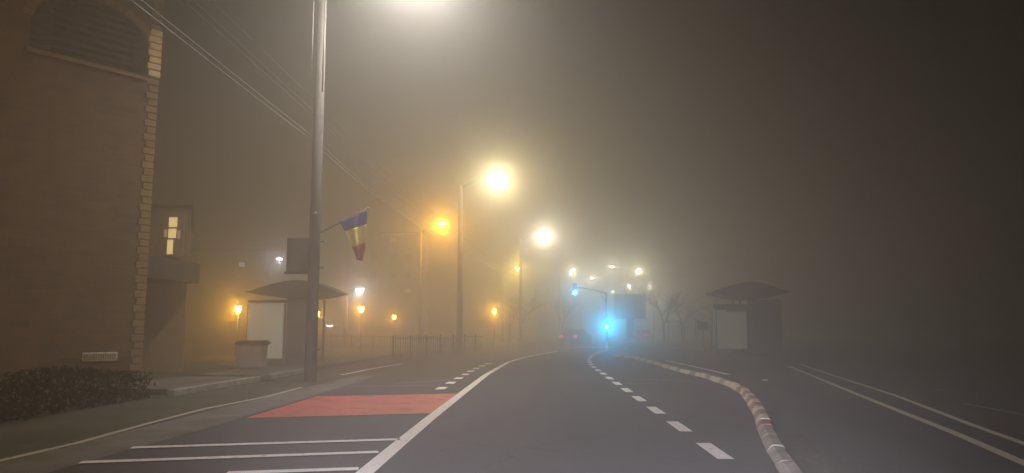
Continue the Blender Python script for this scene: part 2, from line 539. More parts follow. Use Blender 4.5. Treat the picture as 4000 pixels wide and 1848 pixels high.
# ------------------------------------------------------------------ street lamps
def street_lamp(base, head, label, lens, color, power, group, pole_mat=None, r0=0.11, r1=0.07, side='left', lamp_r=0.1, pole_h=None, spot=None):
    base = Vector(base); head = Vector(head)
    t = thing('street_lamp', label, 'street lamp', base, 0, group)
    hz = head.z - base.z
    ph = pole_h or hz - 0.5
    pm = pole_mat or M['steel']
    MB().tube([(0,0,0),(0,0,ph*0.5),(0,0,ph)], [r0,(r0+r1)/2,r1], 12).build('pole', pm, t, True)
    if pm is not M['concrete']: MB().tube([(0,0,0),(0,0,0.35)], [r0*1.5, r0*1.4], 12).build('base_collar', pm, t, True)
    dx, dy = head.x-base.x, head.y-base.y
    L = math.hypot(dx, dy)
    pts = []
    z0 = min(ph-0.1, hz-0.5)
    for k in range(9):
        q = k/8
        pts.append((dx*q*0.96, dy*q*0.96, z0 + (hz+0.06-z0)*math.sin(q*math.pi/2)))
    MB().tube(pts, 0.035, 8).build('arm', M['steel'], t, True)
    ang = math.atan2(dy, dx) if L > 0.01 else 0
    hb = MB()
    hb.prism([(-0.36,0.0),(-0.30,0.10),(0.05,0.13),(0.34,0.05),(0.36,0.0)], 'y', -0.14, 0.14)
    h_ = hb.build('lamp_head', M['steel'], t, bevel=0.02, loc=(dx, dy, hz+0.02))
    h_.rotation_euler = (0, 0, ang)
    lb = MB(); lb.prism([(-0.16,-0.10),(-0.24,-0.002),(0.28,-0.002),(0.20,-0.10)], 'y', -0.10, 0.10)
    lo_ = lb.build('lens', lens, h_)
    if lens is M['lens_far']:
        for v in lo_.data.vertices: v.co = Vector((v.co.x*0.7, v.co.y*1.0, v.co.z*0.9 - 0.001))
    light(t, (dx, dy, hz-0.18), color, power, lamp_r, spot=spot)
    if lens is M['lens_far']: light(t, (dx, dy, hz-0.18), color, power*2.0, lamp_r, name='lamp_beam', spot=120)
    return t
WARM = (1.0, 0.82, 0.46); COOL = (1.0, 0.93, 0.88); WHITE = (1.0, 0.87, 0.56); SOD = (1.0, 0.46, 0.02); YEL = (1.0, 0.70, 0.12)
row = 'white street lamps along the left side of the road'
# lamp over the top edge of the picture, on the near concrete pole
pole0 = Vector((-5.90, 19.5, 0))
h0 = P(1640, -230, 19.0)
lamp0 = street_lamp(pole0, h0, 'tall concrete pole lamp nearest on the left, light cut by the top edge', M['lens_cool'], COOL, 5300, row, M['concrete'], 0.16, 0.12, pole_h=h0.z-0.4, spot=165)
p1 = P(1945, 690, 41)
street_lamp((-5.7, -5.0, 0), (-3.2, -5.2, h0.z), 'unseen street lamp added behind the viewpoint, carrying the row on', M['lens_cool'], COOL, 200, row, M['concrete'], 0.16, 0.12, spot=165)  # unseen lamp added to light the near pole and tower
lamp1 = street_lamp((P(1795, 1300, 41).x, 41, 0), p1, 'street lamp with the biggest warm white glow, arm reaching over the road', M['lens_white'], WARM, 1300, row, M['concrete'], 0.17, 0.11)
p2 = P(2127, 912, 66)
street_lamp((p2.x-2.1, 66, 0), p2, 'street lamp with the second white glow, below and right of the biggest glow', M['lens_white'], (1.0, 0.92, 0.76), 1400, row, M['concrete'], 0.15, 0.1)
far = [((2238,1055),100,-1,'white far lamp just above the hanging traffic signal'),
       ((2312,1087),112,-1,'small white far lamp over the signal arm, between two higher lamps'),
       ((2392,1041),104,1,'highest white far lamp, straight above the signal pole and billboard'),
       ((2496,1052),100,1,'white far lamp right of the highest one, casting a beam to the right'),
       ((2458,1116),125,1,'small white far lamp close above the billboard top'),
       ((2538,1116),125,1,'small white far lamp above the right corner of the billboard'),
       ((2391,1137),140,-1,'tiny white far lamp beside the top left billboard corner'),
       ((2538,1178),150,1,'lower of two tiny far lamps right of the billboard'),
       ((2572,1170),150,1,'upper of two tiny far lamps right of the billboard')]
for i, ((px, py), Y, sd, lab) in enumerate(far):
    q = P(px, py, Y)
    street_lamp((q.x + sd*1.8, Y, 0), q, lab, M['lens_far'], WHITE, (1150 if i < 4 else 650), 'white street lamps at the far junction', None, 0.1, 0.06)
q = P(1725, 873, 52)
street_lamp((q.x-1.5, 52.5, 0), q, 'street lamp with orange sodium glow left of the road pole', M['lens_sodium'], SOD, 1600, 'sodium street lamps')
q = P(2020, 1048, 84)
street_lamp((q.x-1.6, 84, 0), q, 'street lamp with yellow glow between the orange lamp and the green signals', M['lens_yellow'], YEL, 1700, 'sodium street lamps')
q = P(1405, 1130, 56)
street_lamp((q.x-0.9, 56, 0), q, 'cold blue white lamp beside the tip of the left shelter canopy', M['lens_cool'], (0.75, 0.85, 1.0), 260, 'cold white lamps behind the left shelter', None, 0.07, 0.05)
q = P(1092, 1010, 75)
street_lamp((q.x-0.9, 75, 0), q, 'tiny cold blue lamp left of the dark box on the near pole', M['lens_cool'], (0.7, 0.8, 1.0), 300, 'cold white lamps behind the left shelter', None, 0.07, 0.05)
q = P(1288, 1272, 70)
street_lamp((q.x-0.5, 70, 0), q, 'tiny pale lamp low above the pavement right of the near pole', M['lens_cool'], (1.0, 0.9, 0.8), 8, 'cold white lamps behind the left shelter', None, 0.04, 0.03)
# sodium lamp of the church yard, just outside the left edge; its light browns the left of the picture
street_lamp((-13.5, 3.5, 0), (-11.8, 3.9, 7.5), 'sodium street lamp beside the brick church tower', M['lens_sodium'], SOD, 900, 'sodium street lamps')

# ------------------------------------------------------------------ lanterns
def lantern(px, py, Y, label, power):
    q = P(px, py, Y)
    t = thing('lantern_lamp', label, 'lantern', (q.x, Y, 0), 0, 'orange lanterns on posts along the left walkway')
    z = q.z
    MB().tube([(0,0,0),(0,0,0.5),(0,0,0.55),(0,0,z-0.24)], [0.07,0.06,0.03,0.025], 10).build('post', M['dark'], t, True)
    # tapered glass body, wider at the top, with cap and finial
    MB().tube([(0,0,z-0.24),(0,0,z-0.20),(0,0,z+0.10)], [0.05,0.10,0.17], 6).build('glass_body', M['lens_lantern'], t)
    c = MB(); c.tube([(0,0,z+0.10),(0,0,z+0.13),(0,0,z+0.22),(0,0,z+0.30)], [0.20,0.19,0.05,0.012], 6)
    c.build('cap', M['dark'], t)
    light(t, (0.0, -0.40, z-0.1), SOD, power, 0.12)
    return t
lantern(930, 1205, 38, 'orange lantern left of the pale shelter panel', 300)
lantern(1240, 1224, 52, 'orange lantern at the right edge of the near concrete pole', 120)
lantern(1411, 1205, 46, 'orange lantern straight below the cold white lamp', 240)
lantern(1540, 1237, 62, 'small orange lantern, between the shelter and the road pole', 180)
lantern(1932, 1214, 60, 'orange lantern right of the road pole, nearest to the lane', 420)

# ------------------------------------------------------------------ hardware on the near pole
fl = thing('flag', 'blue yellow and red flag hanging from a slanting staff on the near pole', 'flag', (pole0.x, pole0.y, 0))
sa = Vector((0.17, -0.05, P(1245, 905, 19.3).z)); a_w = P(1437, 815, 18.9) - Vector((pole0.x, pole0.y, 0))
MB().tube([sa, a_w], 0.018, 8).build('staff', M['steel'], fl, True)
MB().sphere(a_w, 0.035).build('finial', M['steel'], fl, True)
dirs = (a_w - sa)
def flag_pt(u, v):
    # u along the staff 0..1 (left to right), v down the cloth 0..1
    tl = Vector(P(1325, 868, 18.9)); tr = Vector(P(1435, 822, 18.9))
    # rows of the outline, read left edge / right edge
    rowsL = [(1327,866),(1338,886),(1349,908),(1366,945),(1384,985),(1395,1015)]
    rowsR = [(1435,822),(1434,850),(1431,882),(1428,925),(1427,972),(1415,1020)]
    f = v*5; i = min(4, int(f)); t_ = f-i
    l = (rowsL[i][0]*(1-t_)+rowsL[i+1][0]*t_, rowsL[i][1]*(1-t_)+rowsL[i+1][1]*t_)
    r_ = (rowsR[i][0]*(1-t_)+rowsR[i+1][0]*t_, rowsR[i][1]*(1-t_)+rowsR[i+1][1]*t_)
    px = l[0]*(1-u)+r_[0]*u; py = l[1]*(1-u)+r_[1]*u
    p = P(px, py, 18.95 + 0.10*math.sin(u*9+v*2)*(0.3+v) )
    return p - Vector((pole0.x, pole0.y, 0))
for nm, v0, v1, mm in (('blue_stripe',0.0,0.36,'flag_blue'),('yellow_stripe',0.36,0.70,'flag_yellow'),('red_stripe',0.70,1.0,'flag_red')):
    b = MB(); nu, nv = 18, 8
    vv = []; ff = []
    for j in range(nv+1):
        for i in range(nu+1):
            vv.append(flag_pt(i/nu, v0+(v1-v0)*j/nv))
    for j in range(nv):
        for i in range(nu):
            a = j*(nu+1)+i; ff.append((a, a+1, a+nu+2, a+nu+1))
    b.add(vv, ff)
    o = b.build(nm, M[mm], fl, True)
    md = o.modifiers.new('cloth_thickness', 'SOLIDIFY'); md.thickness = 0.004

# box sign on the pole
a = P(1127, 932, 19.9); c = P(1222, 1062, 19.9)
sg = thing('banner_sign', 'dark rectangular sign board clamped to the near pole above the shelter', 'sign', (pole0.x, pole0.y, 0))
b = MB(); b.box(a.x-pole0.x, c.x-pole0.x, 0.30, 0.44, c.z, a.z); b.build('sign_board', M['grey_panel'], sg, bevel=0.01)
b = MB(); b.box(a.x-pole0.x-0.05, c.x-pole0.x+0.04, 0.28, 0.46, c.z-0.05, c.z-0.003); b.build('bottom_rail', M['dark'], sg)
for zz in (a.z-0.1, c.z+0.1):
    MB().tube([(-0.22,0.22,zz),(0.0,0.22,zz),(0.2,0.22,zz)], 0.03, 6).build('clamp', M['steel'], sg)
q = P(1243, 830, 19.3)
b = MB(); b.box(-0.035, 0.035, -0.01, 0.01, -0.03, 0.03)
o = b.build('reflector', M['white_plate'], loc=(pole0.x+0.06, pole0.y-0.19, q.z)); tag(o, 'tiny pale reflector plate on the near pole above the sign board', 'reflector')

# service pipes up the pole
t = thing('cable_duct', 'pair of pale cable ducts strapped to the top of the near pole', 'cable duct', (pole0.x, pole0.y, 0))
for ox, z0, z1 in ((-0.19, 8.2, 10.1), (0.13, 7.6, 10.1)):
    MB().tube([(ox,-0.17,z0),(ox,-0.16,z1)], 0.022, 8).build('duct', M['kerb'], t, True)

# overhead cables parallel with the road
pole1 = Vector((P(1795, 1300, 41).x, 41, 0)); pole2 = Vector((p2.x-2.1, 66, 0))
hts = [6.37, 6.47, 6.68, 6.80, 7.30]
labs = ['lowest overhead cable of the bundle at the upper left', 'second lowest overhead cable at the upper left', 'third overhead cable from below at the upper left',
        'fourth overhead cable from below at the upper left', 'uppermost thin overhead cable at the upper left']
for i, z in enumerate(hts):
    pts = []
    sx = (-0.24, -0.21, 0.19, 0.21, 0.0)[i]
    zz1 = z - 0.35; nodes = [(pole0.x+sx-0.02, -16.0, z+0.05), (pole0.x+sx, 19.5-0.17, z), (pole1.x+sx*0.8, 41-0.15, zz1), (pole2.x+sx*0.8, 66, zz1)]
    for j in range(3):
        A, B = Vector(nodes[j]), Vector(nodes[j+1])
        for k in range(14 if j < 2 else 15):
            q = k/14
            p = A.lerp(B, q); p.z -= (0.20, 0.45, 0.4)[j]*4*q*(1-q)
            pts.append(p)
    tag(MB().tube(pts, (0.012,0.010,0.006,0.006,0.005)[i], 6).build('overhead_cable', M['cable'] if i < 2 else M['cable_dark'], None, True), labs[i], 'cable', 'overhead cables between the left poles')

# ------------------------------------------------------------------ bus shelters
def lens_poly(x0, x1, zt, ztop, zbot, peak=0.5, n=14):
    top = []; bot = []
    for i in range(n+1):
        u = i/n
        uu = u/peak*0.5 if u < peak else 0.5+(u-peak)/(1-peak)*0.5
        s_ = math.sin(uu*math.pi)
        top.append((x0+(x1-x0)*u, zt + (ztop-zt)*s_**1.15))
        bot.append((x0+(x1-x0)*u, zt - (zt-zbot)*s_**0.9 - 0.015))
    return top + bot[::-1]
# left shelter
YS = 27.5
def X(px, Y): return P(px, 1291, Y).x
def Z(py, px, Y): return P(px, py, Y).z
ls = thing('bus_shelter', 'bus shelter on the left with wing shaped dark canopy and pale poster panel', 'bus shelter', (X(1165,YS), YS, 0.12), 0, 'wing roofed bus shelters')
ox = X(1165, YS)
b = MB(); b.prism([(x-ox, z-0.12) for x, z in lens_poly(X(958,YS), X(1360,YS+1.7), Z(1140,1200,YS), Z(1095,1200,YS), Z(1163,1100,YS), 0.58)], 'y', -0.15, 1.7)
b.build('canopy', M['canopy'], ls)
b = MB(); b.box(X(962,YS)-ox, X(1112,YS)-ox, 0.02, 0.16, Z(1182,1000,YS)-0.12, Z(1172,1000,YS)-0.12); b.build('top_beam', M['grey_panel'], ls)
zb, zt = Z(1408,1050,YS)-0.12, Z(1186,1050,YS)-0.12
pn = MB().box(X(966,YS)-ox, X(1106,YS)-ox, 0.03, 0.13, zb+0.07, zt).build('poster_panel', M['poster'], ls)
b = MB(); x0_, x1_ = X(962,YS)-ox, X(1110,YS)-ox
b.box(x0_, x0_+0.035, 0.0, 0.155, 0, zt); b.box(x1_-0.035, x1_, 0.0, 0.155, 0, zt); b.box(x0_+0.037, x1_-0.037, 0.0, 0.155, zb, zb+0.067)
b.build('panel_frame', M['steel'], ls)
b = MB(); b.box(X(1118,YS)-ox, X(1205,YS)-ox, 0.05, 0.17, 0.0, Z(1150,1150,YS)-0.12); b.build('side_wall', M['grey_panel'], ls, bevel=0.01)
b = MB(); b.box(X(1110,YS+3)-ox, X(1150,YS+3)-ox+0.02, 0.3, 1.6, 0.1, 2.1); b.build('back_wall', M['glass'], ls)
for dx_, dy_ in ((X(1112,YS)-ox+0.02, 0.25), (X(1112,YS)-ox+0.02, 1.5), (0.5, 1.5)):
    MB().tube([(dx_,dy_,0),(dx_,dy_,2.35)], 0.04, 8).build('support_post', M['dark'], ls)
b = MB(); b.box(0.0, 0.40, 0.4, 1.5, 0.42, 0.47); b.box(0.15,0.25,0.5,0.6,0,0.42); b.box(0.15,0.25,1.3,1.4,0,0.42); b.build('bench', M['dark'], ls)
b = MB(); b.box(-0.05, 0.62, 0.03, 0.3, 0.70, 0.76); b.box(0.56, 0.62, 0.03, 0.3, 0.25, 0.70); b.build('ledge', M['grey_panel'], ls)
# low pale slab before it
a = G(1150, 1408); MB_ = MB(); MB_.box(a.x-0.22, a.x+0.3, 25.9, 26.3, 0.12, 0.17)
tag(MB_.build('stone_slab', M['kerb'], bevel=0.01), 'low pale stone slab on the pavement at the foot of the left shelter', 'slab')

# bin in front of the left shelter
bx = X(990, 24.5)
t = thing('litter_bin', 'grey boxy litter bin with a dark overhanging lid before the left poster panel', 'litter bin', (bx, 24.5, 0.12))
b = MB(); b.prism([(-0.36,0.0),(-0.40,0.72),(0.40,0.72),(0.36,0.0)], 'y', -0.3, 0.3); b.build('body', mat('bin_plastic', (0.30,0.26,0.25), (0.22,0.19,0.18), 0.7, 3), t, bevel=0.03)
b = MB(); b.prism([(-0.47,0.723),(-0.46,0.80),(-0.3,0.86),(0.36,0.86),(0.46,0.80),(0.46,0.723)], 'y', -0.34, 0.34); b.build('lid', M['dark'], t, bevel=0.015)
for sx in (-0.28, 0.28):
    MB().tube([(sx-0.02,0.25,0.06),(sx+0.02,0.25,0.06)], 0.07, 12).build('wheel', M['tyre'], t)

# right shelter
YR = 42.0
ox = X(2900, YR)
rs = thing('bus_shelter', 'bus shelter on the right with wing shaped dark canopy, half lost in the fog', 'bus shelter', (ox, YR, 0), 0, 'wing roofed bus shelters')
b = MB(); b.prism([(x-ox, z) for x, z in lens_poly(X(2758,YR+2.2), X(3085,YR), Z(1140,2900,YR), Z(1103,2900,YR), Z(1168,2900,YR), 0.5)], 'y', -0.2, 2.2)
b.build('canopy', M['canopy'], rs)
b = MB(); b.box(X(2790,YR)-ox, X(2925,YR)-ox, 0.0, 0.2, Z(1205,2850,YR), Z(1188,2850,YR)); b.build('top_beam', M['dark'], rs)
b = MB(); b.box(X(2840,YR)-ox, X(2918,YR)-ox, -0.05, -0.003, Z(1218,2850,YR), Z(1200,2850,YR)); b.build('name_board', M['grey_panel'], rs)
z0_, z1_ = Z(1362,2860,YR), Z(1212,2860,YR)
MB().box(X(2802,YR)-ox, X(2918,YR)-ox, 0.03, 0.12, max(0.12,z0_), z1_).build('poster_panel', mat('pale_grey_glow_poster', (0.62,0.60,0.50), (0.52,0.50,0.42), 0.5, 1.1, emit=(1.0, 0.93, 0.7), estr=0.06), rs)  # poster brightened by a weak added emission
b = MB(); b.box(X(2801,YR)-ox, X(2919,YR)-ox, 0.0, 0.16, z1_+0.02, z1_+0.1); b.box(X(2796,YR)-ox, X(2801,YR)-ox, 0.0, 0.16, 0, z1_+0.1); b.box(X(2919,YR)-ox, X(2926,YR)-ox, 0.0, 0.16, 0, z1_+0.1); b.build('panel_frame', M['dark'], rs)
b = MB(); b.box(X(2930,YR)-ox, X(3060,YR)-ox, 0.2, 0.32, 0.05, Z(1172,2950,YR)); b.build('side_wall', M['grey_panel'], rs)
b = MB(); b.box(0.1, 1.7, 1.0, 1.4, 0.42, 0.48); b.box(0.3,0.4,1.1,1.3,0,0.42); b.box(1.4,1.5,1.1,1.3,0,0.42); b.build('bench', M['dark'], rs)
for dx_ in (0.0, 2.0):
    for dy_ in (0.45, 2.0):
        MB().tube([(dx_+0.05,dy_,0),(dx_+0.05,dy_,3.0)], 0.05, 8).build('support_post', M['dark'], rs)

# ------------------------------------------------------------------ traffic signal, billboard, small signs
YT = 60.0
sgx = X(2370, YT)
ts = thing('traffic_signal', 'traffic signal pole with a curved arm, both heads showing green', 'traffic light', (sgx, YT, 0))
zt = Z(1143, 2370, YT)
MB().tube([(0,0,0),(0,0,zt*0.5),(0,0,zt)], [0.11,0.09,0.07], 12).build('pole', M['dark'], ts, True)
hx = X(2247, YT) - sgx; za = Z(1127, 2247, YT)
pts = [(hx*q, 0, zt-0.05 + (za-zt+0.12)*math.sin(q*math.pi/2)) for q in [i/10 for i in range(11)]]
MB().tube(pts, [0.055-0.002*i for i in range(11)], 8).build('arm', M['dark'], ts, True)
MB().tube([(0,0,zt-0.9),(hx*0.18,0,zt+0.02)], 0.025, 6).build('arm_brace', M['dark'], ts)
def signal_head(cx, zg, name, power, off=0.0):
    # green lens is the lowest of three; zg = its centre height
    b = MB(); b.box(cx-0.16, cx+0.16, -0.12, 0.12, zg-0.16, zg+0.74)
    h = b.build(name, M['dark'], ts, bevel=0.02)
    for k, mm in ((0,'lens_green'),(1,'lens_off'),(2,'lens_off')):
        z = zg + k*0.29
        MB().tube([(cx,-0.123,z),(cx,-0.150,z)], [0.14,0.12], 16).build('lens', M[mm], h)
        vz = []
        for i in range(9):
            a_ = math.pi*i/8
            vz.append((cx+0.125*math.cos(a_), z+0.125*math.sin(a_)))
        vi = [(cx+0.115*math.cos(math.pi*i/8), z+0.115*math.sin(math.pi*i/8)) for i in range(9)]
        MB().prism(vz + vi[::-1], 'y', -0.28, -0.121).build('visor', M['dark'], h)
    light(ts, (cx, -0.40, zg), (0.0, 0.45, 1.0), power, 0.12, spot=44, rot=(R(-97), 0, 0))
signal_head(hx, Z(1143, 2247, YT), 'signal_head', 420)
signal_head(0.0, Z(1276, 2370, YT), 'signal_head', 2300)

YB = 84.0
bbx = X(2463, YB)
bb = thing('billboard', 'grey billboard on a thick post beside the junction', 'billboard', (bbx, YB, 0))
b = MB(); b.box(X(2400,YB)-bbx, X(2524,YB)-bbx, -0.2, 0.2, Z(1246,2463,YB), Z(1149,2463,YB)); b.build('board', M['grey_panel'], bb, bevel=0.03)
b = MB(); x0_, x1_, z0_, z1_ = X(2406,YB)-bbx, X(2518,YB)-bbx, Z(1241,2463,YB), Z(1154,2463,YB)
b.box(x0_, x1_, -0.23, -0.203, z0_, z1_); b.build('poster', mat('billboard_poster', (0.13,0.115,0.115), (0.09,0.08,0.08), 0.6, 0.7), bb)
b = MB(); b.box(X(2449,YB)-bbx, X(2476,YB)-bbx, -0.25, 0.25, 0, Z(1246,2463,YB)-0.003); b.build('post', M['dark'], bb)
b = MB(); b.box(-0.8, 0.8, -0.7, 0.7, 0, 0.25); b.build('footing', M['kerb'], bb)
MB().tube([(0-0.6,-0.1,z1_+0.2),(-0.6,-0.1,z1_+1.0)], 0.03, 6).build('antenna', M['steel'], bb)

YP = 46.0
t = thing('small_sign', 'small dark square sign on a thin post left of the right shelter', 'sign', (X(2745,YP), YP, 0))
MB().tube([(0,0,0),(0,0,Z(1245,2745,YP))], 0.03, 8).build('post', M['steel'], t)
b = MB(); b.box(-0.32,0.32,-0.055,-0.032,Z(1290,2745,YP),Z(1255,2745,YP)); b.build('sign_board', M['grey_panel'], t)

# ------------------------------------------------------------------ railings
def railing(name, A, B, label, h=1.0, step=0.28, group=None, m='dark', posts=2.0):
    A = Vector(A); B = Vector(B); L = (B-A).length; ang = math.atan2(B.y-A.y, B.x-A.x)
    t = thing(name, label, 'fence', (A.x, A.y, 0), ang, group)
    b = MB(); b.tube([(0,0,h),(L,0,h)], 0.025, 6); b.tube([(0,0,0.15),(L,0,0.15)], 0.02, 6); b.build('rail', M[m], t)
    b = MB(); x = step
    while x < L:
        b.tube([(x,0,0.16),(x,0,h-0.01)], 0.013, 5); x += step
    b.build('bars', M[m], t)
    x = 0
    while x <= L + 0.01:
        MB().tube([(x,0,0),(x,0,h+0.12)], 0.04, 8).build('post', M[m], t); x += posts
    return t
railing('pedestrian_railing', (-6.6, 34.0), (-3.6, 47.0), 'dark pedestrian railing round the foot of the road pole on the left', 0.95)
railing('yard_fence', (X(2610,52), 52), (X(2785,46), 46.0), 'tall dark picket fence between the billboard and the right shelter', 1.9, 0.22, m='steel')
railing('yard_fence', (-17, 56), (-6.8, 50.5), 'low dark fence along the lantern walk on the left', 0.9)

# ------------------------------------------------------------------ bare trees
def tree(px, Y, label, h, seed, spread=0.55, lean=0.0):
    rnd = random.Random(seed)
    x = X(px, Y)
    t = thing('bare_tree', label, 'tree', (x, Y, 0), 0, 'bare winter trees in the fog')
    tb = MB(); cb = MB()
    th = h*0.36
    tp = [Vector((0,0,-0.1)), Vector((0.05,0,th*0.5)), Vector((0.02+lean*0.3,0,th))]
    tb.tube(tp, [h*0.026, h*0.021, h*0.018], 9)
    def br(p, d, L, r, lev):
        mid = p + d*L*0.5 + Vector((rnd.uniform(-1,1),rnd.uniform(-1,1),rnd.uniform(-.3,1)))*L*0.07
        e = p + d*L
        cb.tube([p, mid, e], [r, r*0.8, r*0.55], 6 if lev < 2 else 4, cap=False)
        if lev >= 5 : return
        n = 3 if lev < 4 else 2
        for k in range(n):
            nd = (d + Vector((rnd.gauss(0,spread),rnd.gauss(0,spread),rnd.gauss(0.12,spread*0.6)))).normalized()
            br(e if k < 2 else mid, nd, L*rnd.uniform(0.6,0.82), r*0.6, lev+1)
    for k in range(4):
        a_ = k*1.6+rnd.random()
        br(tp[2] - Vector((0,0,rnd.uniform(0,th*0.15))), Vector((math.cos(a_)*0.5, math.sin(a_)*0.5, 1.0)).normalized(), h*0.22, h*0.012, 0)
    tb.build('trunk', M['bark'], t, True); cb.build('crown', M['bark'], t)
    return t
tree(2592, 68, 'bare tree right of the billboard', 5.4, 3)
tree(2035, 76, 'bare tree right of the lowest orange lantern by the lane', 5.5, 5)
tree(2668, 82, 'bare tree behind the picket fence', 5.5, 8)
tree(1990, 74, 'slim bare tree left of the other one by the lane', 4.6, 11)
tree(2195, 96, 'far bare tree left of the hanging signal', 6.0, 13)

# ------------------------------------------------------------------ church tower and wing on the left
TA = R(90 - 37.7)      # heading of the tower wall from +X
C0 = Vector((P(614, 300, 19.0).x, 19.0, 0))
ch = thing('church', 'brown brick church tower with an arched opening and a wing with a glowing cross window', 'church', C0, TA)
# local frame: wall runs along -X from the corner (x = 0), outside is -Y
ZS, ZSP, RISE, U0, U1, TOP = 7.85, 8.62, 0.85, 0.28, 3.0, 11.5
def arch(u): # u positive distance from the corner
    q = (u-U0)/(U1-U0); return ZSP + RISE*math.sqrt(max(0, 1-(2*q-1)**2))
b = MB(); D = 0.45
us = [0.0, U0] + [U0+(U1-U0)*i/16 for i in range(1, 17)] + [6.5]
for i in range(len(us)-1):
    a_, c_ = us[i], us[i+1]
    if c_ <= U0+1e-6 or a_ >= U1-1e-6:
        b.box(-c_, -a_, 0, D, 0, TOP)
    else:
        b.box(-c_, -a_, 0, D, 0, ZS)
        za_, zc_ = arch(a_), arch(c_)
        b.add([(-c_,0,zc_),(-a_,0,za_),(-a_,0,TOP),(-c_,0,TOP),(-c_,D,zc_),(-a_,D,za_),(-a_,D,TOP),(-c_,D,TOP)],
              [(0,1,2,3),(7,6,5,4),(0,4,5,1)])
b.box(-D, 0, D+0.002, 6.5, 0, TOP)           # return wall
b.build('tower_wall', M['brick'], ch)
# quoins up the corner, alternating long and short
b = MB(); z = 0.1; k = 0
while z < TOP-0.2:
    w_ = 0.27 if k % 2 else 0.21
    b.box(-w_, 0.035, -0.035, 0.5 if k % 2 else 0.34, z, z+0.165); z += 0.185; k += 1
b.build('corner_stones', M['quoin'], ch, bevel=0.012)
b = MB(); z = 7.92; k = 0  # brightly lit stretch of the corner: light painted as paler stone faces
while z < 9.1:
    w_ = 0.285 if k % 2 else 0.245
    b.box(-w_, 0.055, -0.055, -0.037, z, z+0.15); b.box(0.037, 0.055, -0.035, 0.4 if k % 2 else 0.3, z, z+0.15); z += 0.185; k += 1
jb = b.build('lit_tone_jambs', mat('lit_tone_jamb', (0.80, 0.62, 0.30), (0.60, 0.44, 0.2), 0.8, 5, 0.4, 20), ch); jb['label'] = 'corner stones beside the arched opening, lamplight painted in as paler yellow'
# arch ring and sill
b = MB(); n = 18
for i in range(n):
    q0, q1 = i/n, (i+0.93)/n
    a0, a1 = math.pi*q0, math.pi*q1
    um, hw = (U0+U1)/2, (U1-U0)/2
    def pt(a_, k_): return (-(um + (hw+k_)*math.cos(math.pi-a_)), ZSP + (RISE+k_)*math.sin(a_))
    o_, i_ = 0.20, 0.0
    P4 = [pt(a0, 0.0), pt(a1, 0.0), pt(a1, 0.2), pt(a0, 0.2)]
    b.prism(P4, 'y', -0.05, -0.002)
b.build('arch_ring', M['quoin'], ch)
b = MB(); b.box(-U1-0.08, -U0+0.0, -0.09, 0.25, ZS-0.10, ZS+0.003); b.build('sill', M['quoin'], ch, bevel=0.01)
b = MB()
for i in range(9):
    z = ZS+0.06+i*0.19
    b.add([(-U1,0.22,z),(-U0,0.22,z),(-U0,0.42,z+0.14),(-U1,0.42,z+0.14),(-U1,0.22,z+0.02),(-U0,0.22,z+0.02),(-U0,0.42,z+0.16),(-U1,0.42,z+0.16)],
          [(0,1,2,3),(4,5,6,7),(0,1,5,4),(2,3,7,6)])
b.build('louvre', M['void'], ch)
b = MB(); b.box(-6.6, 0.12, -0.12, 6.6, TOP+0.002, TOP+0.22); b.build('cornice', M['quoin'], ch, bevel=0.03)
b = MB(); b.add([(-6.6,-0.12,TOP+0.223),(0.12,-0.12,TOP+0.223),(0.12,6.6,TOP+0.223),(-6.6,6.6,TOP+0.223),(-3.2,3.2,13.3)],[(0,1,4),(1,2,4),(2,3,4),(3,0,4),(3,2,1,0)]); b.build('roof', M['roof'], ch)
# low vent grille on the tower wall
def to_local(p):
    q = Matrix.Rotation(-TA, 3, 'Z') @ (Vector(p) - C0); return q
def on_tower(px, py):
    """hit the tower's outer wall plane"""
    d = ray(px, py); o = Vector((0,0,CH)); n = Matrix.Rotation(TA, 3, 'Z') @ Vector((0,-1,0))
    t_ = (C0 - o).dot(n) / d.dot(n); return to_local(o + d*t_)
a = on_tower(320, 1378); c = on_tower(455, 1408)
b = MB(); b.box(a.x, c.x, -0.05, -0.004, c.z, a.z); gr = b.build('wall_plate', M['kerb_white'], ch, bevel=0.005); gr['label'] = 'pale ribbed plate low on the wall'
b = MB(); nx = 14
for i in range(nx):
    x = a.x+0.03+(c.x-a.x-0.06)*i/nx
    b.box(x, x+(c.x-a.x)/nx*0.5, -0.062, -0.052, c.z+0.035, a.z-0.035)
b.build('rib', M['quoin'], gr)
# wing wall facing the road, behind the tower
wg = 24.0
rot = Matrix.Rotation(-TA, 3, 'Z')
def wing_box(x0, x1, y0, y1, z0, z1, name, m, parent=ch, bevel=0.0):
    b = MB(); b.box(x0, x1, y0, y1, z0, z1); o = b.build(name, m, parent, bevel=bevel)
    for v in o.data.vertices: v.co = rot @ (v.co - C0)
    return o
wx1 = X(712, wg)
b = MB(); b.prism([(-19, wg), (X(722,wg), wg), (X(724,30), 30), (-19, 30)], 'z', 0, Z(812,655,wg))
o = b.build('wing_wall', M['plaster'], ch)
for v in o.data.vertices: v.co = rot @ (v.co - C0)
b = MB(); b.prism([(-19.1, wg-0.08), (X(730,wg), wg-0.08), (X(732,30), 30.1), (-19.1, 30.1)], 'z', Z(812,655,wg)+0.003, Z(812,655,wg)+0.10)
o = b.build('roof', M['roof'], ch)
for v in o.data.vertices: v.co = rot @ (v.co - C0)
